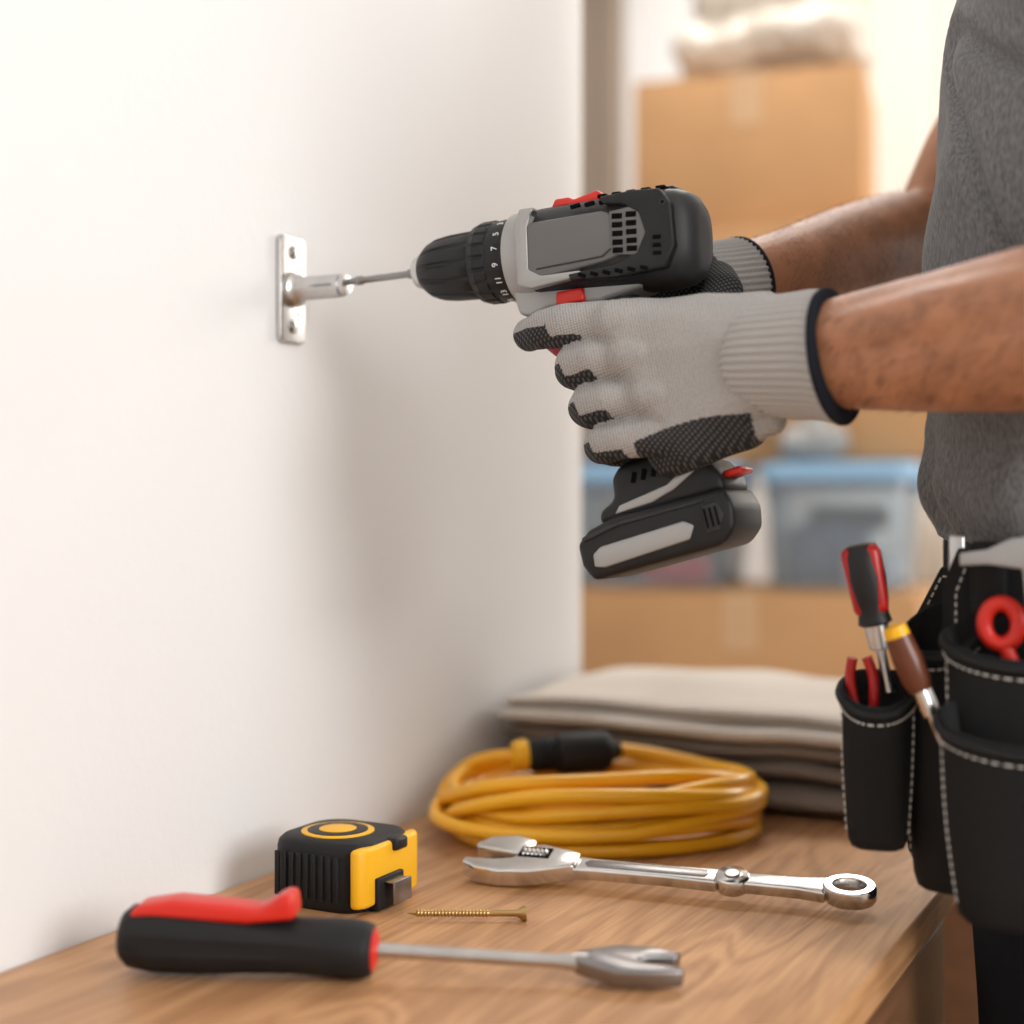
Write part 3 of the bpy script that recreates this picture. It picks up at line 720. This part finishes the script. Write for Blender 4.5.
def flat_disc(name, r, z, h, mat):
    bm = bmesh.new(); lathe('', [(0, r), (h*.6, r), (h*.9, r*.97), (h, 0)], None, bm=bm, seg=48, frame=Matrix.Translation((-.004, 0, z)) @ Matrix.Rotation(R(-90), 4, 'Y')); finish(bm, name, mat, tm)
flat_disc('label_ring', .0235, .0425, .0010, yel)
flat_disc('label_face', .0195, .0434, .0006, blk)
flat_disc('label_centre', .0120, .0439, .0005, yel)
boxes('blade_and_hook', [((.043, -.006, .018), (.012, .018, .0010)), ((.0485, -.006, .012), (.0014, .020, .014))], dsteel, tm, bevel=.0003)
box('lock_button', (.0355, .006, .038), (.012, .014, .008), blk, tm, bevel=.002)

# ------------------------------------------------------------------ front screwdriver / multi tool
fs = empty('ratcheting_screwdriver', (.061, .583, TZ+.0205), (0, R(2.1), R(23)))
rings = []
for x, r in [(0, .006), (.0015, .0125), (.006, .0165), (.02, .0185), (.045, .0178), (.07, .0158), (.095, .0146), (.112, .0152), (.124, .0155), (.132, .0150), (.1365, .0135), (.138, .008)]:
    ring = []
    for j in range(96):
        a = 2*math.pi*j/96; g = .0010*math.cos(6*a)**.5 if .01 < x < .11 and math.cos(6*a) > 0 else 0
        ring.append(V((x, (r-g)*math.cos(a), (r-g)*math.sin(a))))
    rings.append(ring)
loft('handle', rings, blk2, fs, angle=60)
lathe('collar', [(.1360, .0095), (.1362, .0112), (.1378, .0112), (.1395, .0080), (.140, .005)], red, fs)
bm = bmesh.new(); prism_bm(bm, [(.004, .010), (.010, .0185), (.030, .0225), (.060, .0215), (.076, .0205), (.083, .0245), (.0885, .0290), (.0945, .0290), (.0965, .016), (.070, .012), (.02, .012)], 'y', -.0105, .0105)
finish(bm, 'red_lever', red, fs, bevel=.003, seg=3)
lathe('shaft', [(.134, .0040), (.235, .0036), (.240, .0044), (.250, .0050), (.252, .004)], steel, fs, seg=24)
bm = bmesh.new(); prism_bm(bm, [(.244, -.004), (.254, -.009), (.266, -.0140), (.283, -.0135), (.300, -.0105), (.301, -.0060), (.284, -.0035), (.277, .000), (.282, .0030), (.297, .0045), (.300, .0090), (.284, .0140), (.266, .0140), (.254, .009), (.244, .004)], 'z', -.005, .0045)
bmesh.ops.transform(bm, matrix=Matrix.Rotation(R(12), 4, 'X'), verts=bm.verts[:])
finish(bm, 'wrench_tip', dsteel, fs, bevel=.0015)

# ------------------------------------------------------------------ screw
sw = empty('wood_screw', (.146, .737, TZ+.0046), (0, R(0), R(27)))
pr = [(0, .0002), (.006, .0018)]
x = .006
while x < .05: pr += [(x, .0019), (x+.0007, .0026), (x+.0014, .0019)]; x += .0021
pr += [(.051, .0020), (.067, .0020), (.0705, .0045), (.0728, .0046), (.0729, 0)]
lathe('screw_body', pr, brass, sw, seg=20)

# ------------------------------------------------------------------ adjustable wrench
aw = empty('adjustable_wrench', (.166, .852, TZ+.0065), (R(17), 0, R(7.5)))
prism('head', [(.040, -.0085), (.028, -.0135), (.012, -.0200), (-.008, -.0235), (-.026, -.0215), (-.037, -.0140), (-.036, -.0085), (-.016, -.0080), (-.004, -.0045), (0, .004), (.003, .012), (.013, .0155), (.028, .0115), (.040, .0085)], 'z', .001, .0135, chrome, aw, bevel=.002, seg=3)
prism('movable_jaw', [(-.032, .0045), (-.035, .010), (-.027, .0205), (-.008, .0245), (.006, .0195), (.006, .006), (-.004, .001), (-.016, .003)], 'z', .0015, .0135, chrome, aw, bevel=.002, seg=3)
bm = bmesh.new(); pr = [(-.009, .001)]
for i in range(6): pr += [(-.009+.003*i, .0042), (-.0078+.003*i, .0054), (-.0066+.003*i, .0042)]
pr += [(.0095, .001)]
lathe('', pr, None, bm=bm, seg=24, frame=Matrix.Translation((.010, .003, .0105)))
finish(bm, 'worm_screw', steel, aw)
prism('worm_slot', [(-.001, -.0035), (-.001, .0095), (.021, .0095), (.021, -.0035)], 'z', .010, .0138, hole_m, aw, bevel=.0004)
prism('handle', [(.034, -.0090), (.050, -.0078), (.100, -.0072), (.134, -.0085), (.134, .0085), (.100, .0072), (.050, .0078), (.034, .0090)], 'z', .002, .0105, chrome, aw, bevel=.002, seg=3)
prism('handle_inset', [(.048, -.0040), (.126, -.0040), (.128, 0), (.126, .0040), (.048, .0040), (.045, 0)], 'z', .0102, .0110, dsteel, aw, bevel=.0003)
def disc(bm, c, r, h, seg=40):
    lathe('', [(0, r*.93), (.001, r), (h-.0012, r), (h, r*.9), (h+.0001, 0)], None, bm=bm, seg=seg, frame=Matrix.Translation(c) @ Matrix.Rotation(R(-90), 4, 'Y'))
bm = bmesh.new(); disc(bm, (.143, 0, .0015), .0110, .0105); finish(bm, 'pivot_boss', chrome, aw)
bm = bmesh.new(); disc(bm, (.143, 0, .0118), .0050, .0012); finish(bm, 'pivot_pin', dsteel, aw)
prism('second_arm', [(.150, -.0070), (.185, -.0075), (.202, -.0100), (.202, .0100), (.185, .0075), (.150, .0070)], 'z', .002, .0105, chrome, aw, bevel=.002, seg=3)
bm = bmesh.new()
outer = [(.0165*math.cos(2*math.pi*j/48), .0125*math.sin(2*math.pi*j/48)) for j in range(48)]
inner = [(.0100*math.cos(2*math.pi*j/48), .0075*math.sin(2*math.pi*j/48)) for j in range(48)]
cx = .2160
rr = [[V((cx+x*k, y*k, z)) for x, y in src] for src, k, z in ((inner, 1, .001), (outer, .94, .001), (outer, 1, .003), (outer, 1, .0105), (outer, .93, .0120), (inner, 1.08, .0120), (inner, 1, .0110), (inner, 1, .001))]
add_loft(bm, rr, False); bmesh.ops.remove_doubles(bm, verts=bm.verts[:], dist=1e-6); finish(bm, 'ring_end', chrome, aw, angle=40)

# ------------------------------------------------------------------ extension cord
ec = empty('extension_cord', (.153, 1.012, TZ), (0, 0, R(27.4)))
path = []; NL = 9; per = 72
rnd = [random.uniform(-1, 1) for _ in range(80)]
lay = [(.120, .0055), (.106, .0058), (.117, .0140), (.099, .0135), (.123, .0215), (.109, .0225), (.116, .0305), (.101, .0290), (.112, .0370), (.106, .039)]
for i in range(NL*per+1):
    k = i/per; l = int(min(k, NL-1)); f = k-l
    f2 = max(0, (f-.75)/.25); f2 = f2*f2*(3-2*f2)
    ra = lay[l][0]*(1-f2)+lay[l+1][0]*f2; z = lay[l][1]*(1-f2)+lay[l+1][1]*f2
    a = 2*math.pi*f+2.2
    ra += .005*math.sin(a*2+rnd[l]*4)+.0035*math.sin(a*3+rnd[l+10]*5)
    z += max(0, (.006*(math.sin(a*2+rnd[l+20]*5)))*(1 if l > 1 else 0)) + (.005*math.sin(a+1+rnd[l+40]) if l > 3 else 0)
    path.append(V((ra*math.cos(a)+.004*rnd[l+30], ra*.74*math.sin(a)+.004*rnd[l+50], z)))
sweep('cord', path, .0054, cordm, ec, seg=12)
sweep('cord_strand', smooth_path([(-.118, -.02, .016), (-.10, -.055, .030), (-.05, -.082, .043), (.02, -.088, .045), (.085, -.062, .040), (.118, -.005, .035), (.105, .04, .040), (.06, .062, .047), (.025, .066, .052), (.008, .060, .052)]), .0054, cordm, ec, seg=12)
sweep('cord_strand', smooth_path([(-.124, .01, .014), (-.122, .035, .027), (-.105, .048, .042), (-.085, .044, .050), (-.060, .042, .051)]), .0054, cordm, ec, seg=12)
sweep('cord_strand', smooth_path([(-.122, -.01, .028), (-.08, -.056, .046), (-.01, -.052, .049), (.06, -.040, .050), (.112, .01, .040), (.10, .05, .036)]), .0054, cordm, ec, seg=12)
fr = axis_frame((-.062, .042, .0515), (.015, .058, .0535), (0, 0, 1))
pr = [(0, .006), (.001, .0115), (.008, .0125)]
x = .010
while x < .028: pr += [(x, .0140), (x+.002, .0140), (x+.0025, .0122), (x+.0035, .0122)]; x += .004
pr += [(.030, .0155), (.036, .0168), (.068, .0168), (.073, .0150), (.076, .009), (.083, .0065), (.084, .002)]
lathe('connector', pr, blk2, ec, frame=fr)
lathe('connector_collar', [(-.008, .007), (-.006, .0115), (.001, .0130), (.005, .0130), (.006, .011)], yel, ec, frame=fr)

# ------------------------------------------------------------------ folded cloths
fc = empty('folded_drop_cloth', (.1725, 1.256, TZ), (0, 0, R(1.2)))
def cloth(name, z0, th, w, dpt, ox, oy, mat, puff=0, seed=0, rot=0, ex=10, wav=.0022):
    bm = bmesh.new(); NX, NY = 90, 60
    cr, sr = math.cos(rot), math.sin(rot)
    def warp(t): return math.sin(t*math.pi/2)
    for s in (1, -1):
        g = []
        for i in range(NX+1):
            row = []
            for j in range(NY+1):
                u = warp(i/NX*2-1); v = warp(j/NY*2-1)
                u = math.copysign(abs(u)**.8, u); v = math.copysign(abs(v)**.8, v)
                e = max(0, 1-abs(u)**(ex*2))**.5 * max(0, 1-abs(v)**(ex*1.6))**.5
                x = u*w/2*(1+.010*noise.noise(V((v*2, seed, 0)))); y = v*dpt/2*(1+.03*noise.noise(V((u*2.2, seed+5, 0))))
                zc = th/2
                zz = zc + s*(th/2)*e*(1+(.10*noise.noise(V((x*14, y*14, seed+s)))))
                if s > 0: zz += puff*max(0, 1-(u*.95)**2)*max(0, 1-(v*.9)**2)*(1+.5*noise.noise(V((x*9, y*9, seed+9))))
                zz += wav*noise.noise(V((x*11, y*9, z0*20+1)))*(1 if z0 > .005 else 0)
                row.append(bm.verts.new((ox+x*cr-y*sr, oy+x*sr+y*cr, z0+(zz if z0 > .005 else max(.0003, zz)))))
            g.append(row)
        for i in range(NX):
            for j in range(NY):
                q = (g[i][j], g[i+1][j], g[i+1][j+1], g[i][j+1]); bm.faces.new(q if s > 0 else q[::-1])
    bmesh.ops.remove_doubles(bm, verts=bm.verts[:], dist=1e-4)
    finish(bm, name, mat, fc, recalc=True, angle=180)
z = 0.0
for i, (th, w, dp, ox, oy) in enumerate([(.0250, .332, .270, .0, 0), (.0225, .331, .262, .000, .004), (.0195, .329, .270, -.001, .0)]):
    cloth('taupe_fold', z, th, w, dp, ox, oy, taupe, seed=i*3.1, rot=R(random.uniform(-.5, .5)), ex=5, wav=.006); z += th-.0022
cloth('cream_fold', z-.001, .0150, .333, .288, -.0005, -.005, cream, puff=.003, seed=31, ex=9, wav=.006)
cloth('cream_fold', z+.012, .0125, .328, .275, -.001, -.001, cream, puff=.010, seed=47, rot=R(.5), ex=9, wav=.006)

# ------------------------------------------------------------------ background storage
def cbox(c, s, yaw, mat=card):
    e = empty('cardboard_box', c, (0, 0, yaw)); w, d_, h = s
    boxes('carton', [((0, 0, h/2), (w, d_, h-.002))], mat, e, bevel=.004)
    boxes('flaps', [((0, -d_/4, h+.001), (w-.004, d_/2-.003, .003)), ((0, d_/4, h+.001), (w-.004, d_/2-.003, .003))], mat, e, bevel=.001)
    boxes('tape', [((0, 0, h+.0032), (w*.99, .05, .001)), ((0, -d_/2-.0006, h-.045), (.055, .001, .09))], tapem, e)
    return e
cbox((-.14, 2.37, 0), (.56, .42, .435), R(7), card)
cbox((-.14, 2.375, .440), (.545, .40, .430), R(6), card)
cbox((.62, 2.6, 0), (.5, .42, .42), R(-4), card2)
cbox((-.065, 2.50, 1.085), (.42, .30, .405), R(5), card)
cbox((-.200, 2.53, 1.497), (.40, .30, .266), R(9), card)

def bin_(c, w, d_, h, yaw, items):
    e = empty('storage_bin', c, (0, 0, yaw))
    rr = []
    for zz, k in ((0, .88), (.004, .90), (h-.02, .98), (h-.018, 1.0), (h-.006, 1.0)):
        rr.append([V((x*k, y*k, zz)) for x, y in roundrect(w, d_, .03, 5)])
    for zz, k in ((h-.006, .985), (h-.02, .965), (.006, .885)):
        rr.append([V((x*k, y*k, zz)) for x, y in roundrect(w, d_, .03, 5)])
    loft('tub', rr, binm, e, angle=50)
    rr = []
    for zz, k in ((h-.022, 1.02), (h-.022, 1.05), (h+.004, 1.05), (h+.008, 1.03), (h+.008, .92), (h+.003, .90)):
        rr.append([V((x*k, y*k, zz)) for x, y in roundrect(w, d_, .032, 5)])
    loft('lid', rr, lidm, e, angle=40)
    boxes('latches', [((s*w*.525, 0, h-.02), (.012, .07, .05)) for s in (-1, 1)], lidm, e, bevel=.003)
    for i, (cc, ss, mm, rz) in enumerate(items):
        box('contents', cc, ss, mm, e, bevel=.008, rot=Matrix.Rotation(rz, 3, 'Z'))
bin_((-.312, 2.33, .8775), .285, .26, .195, R(9), [((-.06, -.02, .05), (.10, .12, .085), lblk, .2), ((.04, -.06, .03), (.11, .08, .05), red, .1), ((.05, .05, .06), (.12, .08, .11), lblk, -.2), ((-.03, .04, .10), (.16, .08, .06), lblu, .4)])
bin_((.0, 2.37, .8775), .235, .24, .195, R(6), [((-.03, 0, .055), (.12, .14, .10), lblu, .3), ((.05, -.03, .03), (.07, .12, .05), M('content_white', (.6, .6, .6), .6), -.1), ((.0, .03, .12), (.13, .08, .04), lblk, .2)])

def crinkle(name, c, hulls, mat, amp, sc_, voxel=.006):
    e = empty(name, c); bm = bmesh.new()
    for hsp in hulls: add_hull(bm, hsp)
    def dd(p, n): return amp*(noise.noise(p*sc_)+.6*noise.noise(p*sc_*2.3+V((3, 1, 7))))
    remesh(bm, name+'_surface', voxel, 2, mat, e, disp=dd)
crinkle('wrapped_blanket_bundle', (-.17, 2.52, 1.769), [[((-.12, 0, .07), (.06, .12, .06)), ((.12, 0, .07), (.06, .12, .06))], [((-.08, 0, .15), (.07, .1, .07)), ((.08, 0, .17), (.07, .1, .07))]], plw, .012, 13)
crinkle('clear_plastic_bag', (-.035, 2.31, 1.092), [[((-.03, 0, .025), .03), ((.03, 0, .025), .028)], [((0, 0, .05), .022), ((.012, .0, .07), .01)]], M('grey_bag', (.38, .38, .37), .3, bump=(30, .6, .01)), .006, 30, .004)
crinkle('clear_plastic_bag', (-.37, 2.31, 1.092), [[((-.05, 0, .03), .035), ((.06, 0, .03), .03)], [((0, 0, .05), .03), ((.03, 0, .08), .02)]], M('grey_bag', (.30, .29, .28), .35, bump=(30, .6, .01)), .006, 30, .004)

# ------------------------------------------------------------------ light
w = bpy.data.worlds.new('world'); sc.world = w; w.use_nodes = True
bg = w.node_tree.nodes['Background']; bg.inputs[0].default_value = (1.0, .985, .97, 1); bg.inputs[1].default_value = 1.75
def area(name, loc, target, sx, sy, power, col):
    l = bpy.data.lights.new(name, 'AREA'); l.shape = 'RECTANGLE'; l.size = sx; l.size_y = sy; l.energy = power; l.color = col
    o = bpy.data.objects.new(name, l); sc.collection.objects.link(o); o.location = loc
    o.rotation_euler = (V(target)-V(loc)).to_track_quat('-Z', 'Y').to_euler(); return o
area('window_light', (2.45, .08, 1.70), (0, .45, 1.15), 1.0, 1.0, 37, (1, .99, .98))
area('back_window_light', (1.15, 3.15, 1.85), (.55, 1.0, 1.05), .9, .9, 18, (1, .95, .89))
area('back_wall_fill', (-.1, 2.4, 2.55), (-.1, 2.7, 0), .8, .8, 20, (1, .96, .91))  # added fill that brightens the back wall, no fixture there

# ------------------------------------------------------------------ camera
cd = bpy.data.cameras.new('camera'); cam = bpy.data.objects.new('camera', cd); sc.collection.objects.link(cam)
cam.location = (.6, 0, 1.0); cam.rotation_euler = (R(90), 0, R(27.4)); cd.lens = 50; cd.sensor_width = 36
cd.clip_start = .02
cd.dof.use_dof = True; cd.dof.focus_distance = .88; cd.dof.aperture_fstop = 2.4
sc.camera = cam
sc.view_settings.view_transform = 'Standard'
sc.view_settings.look = 'None'
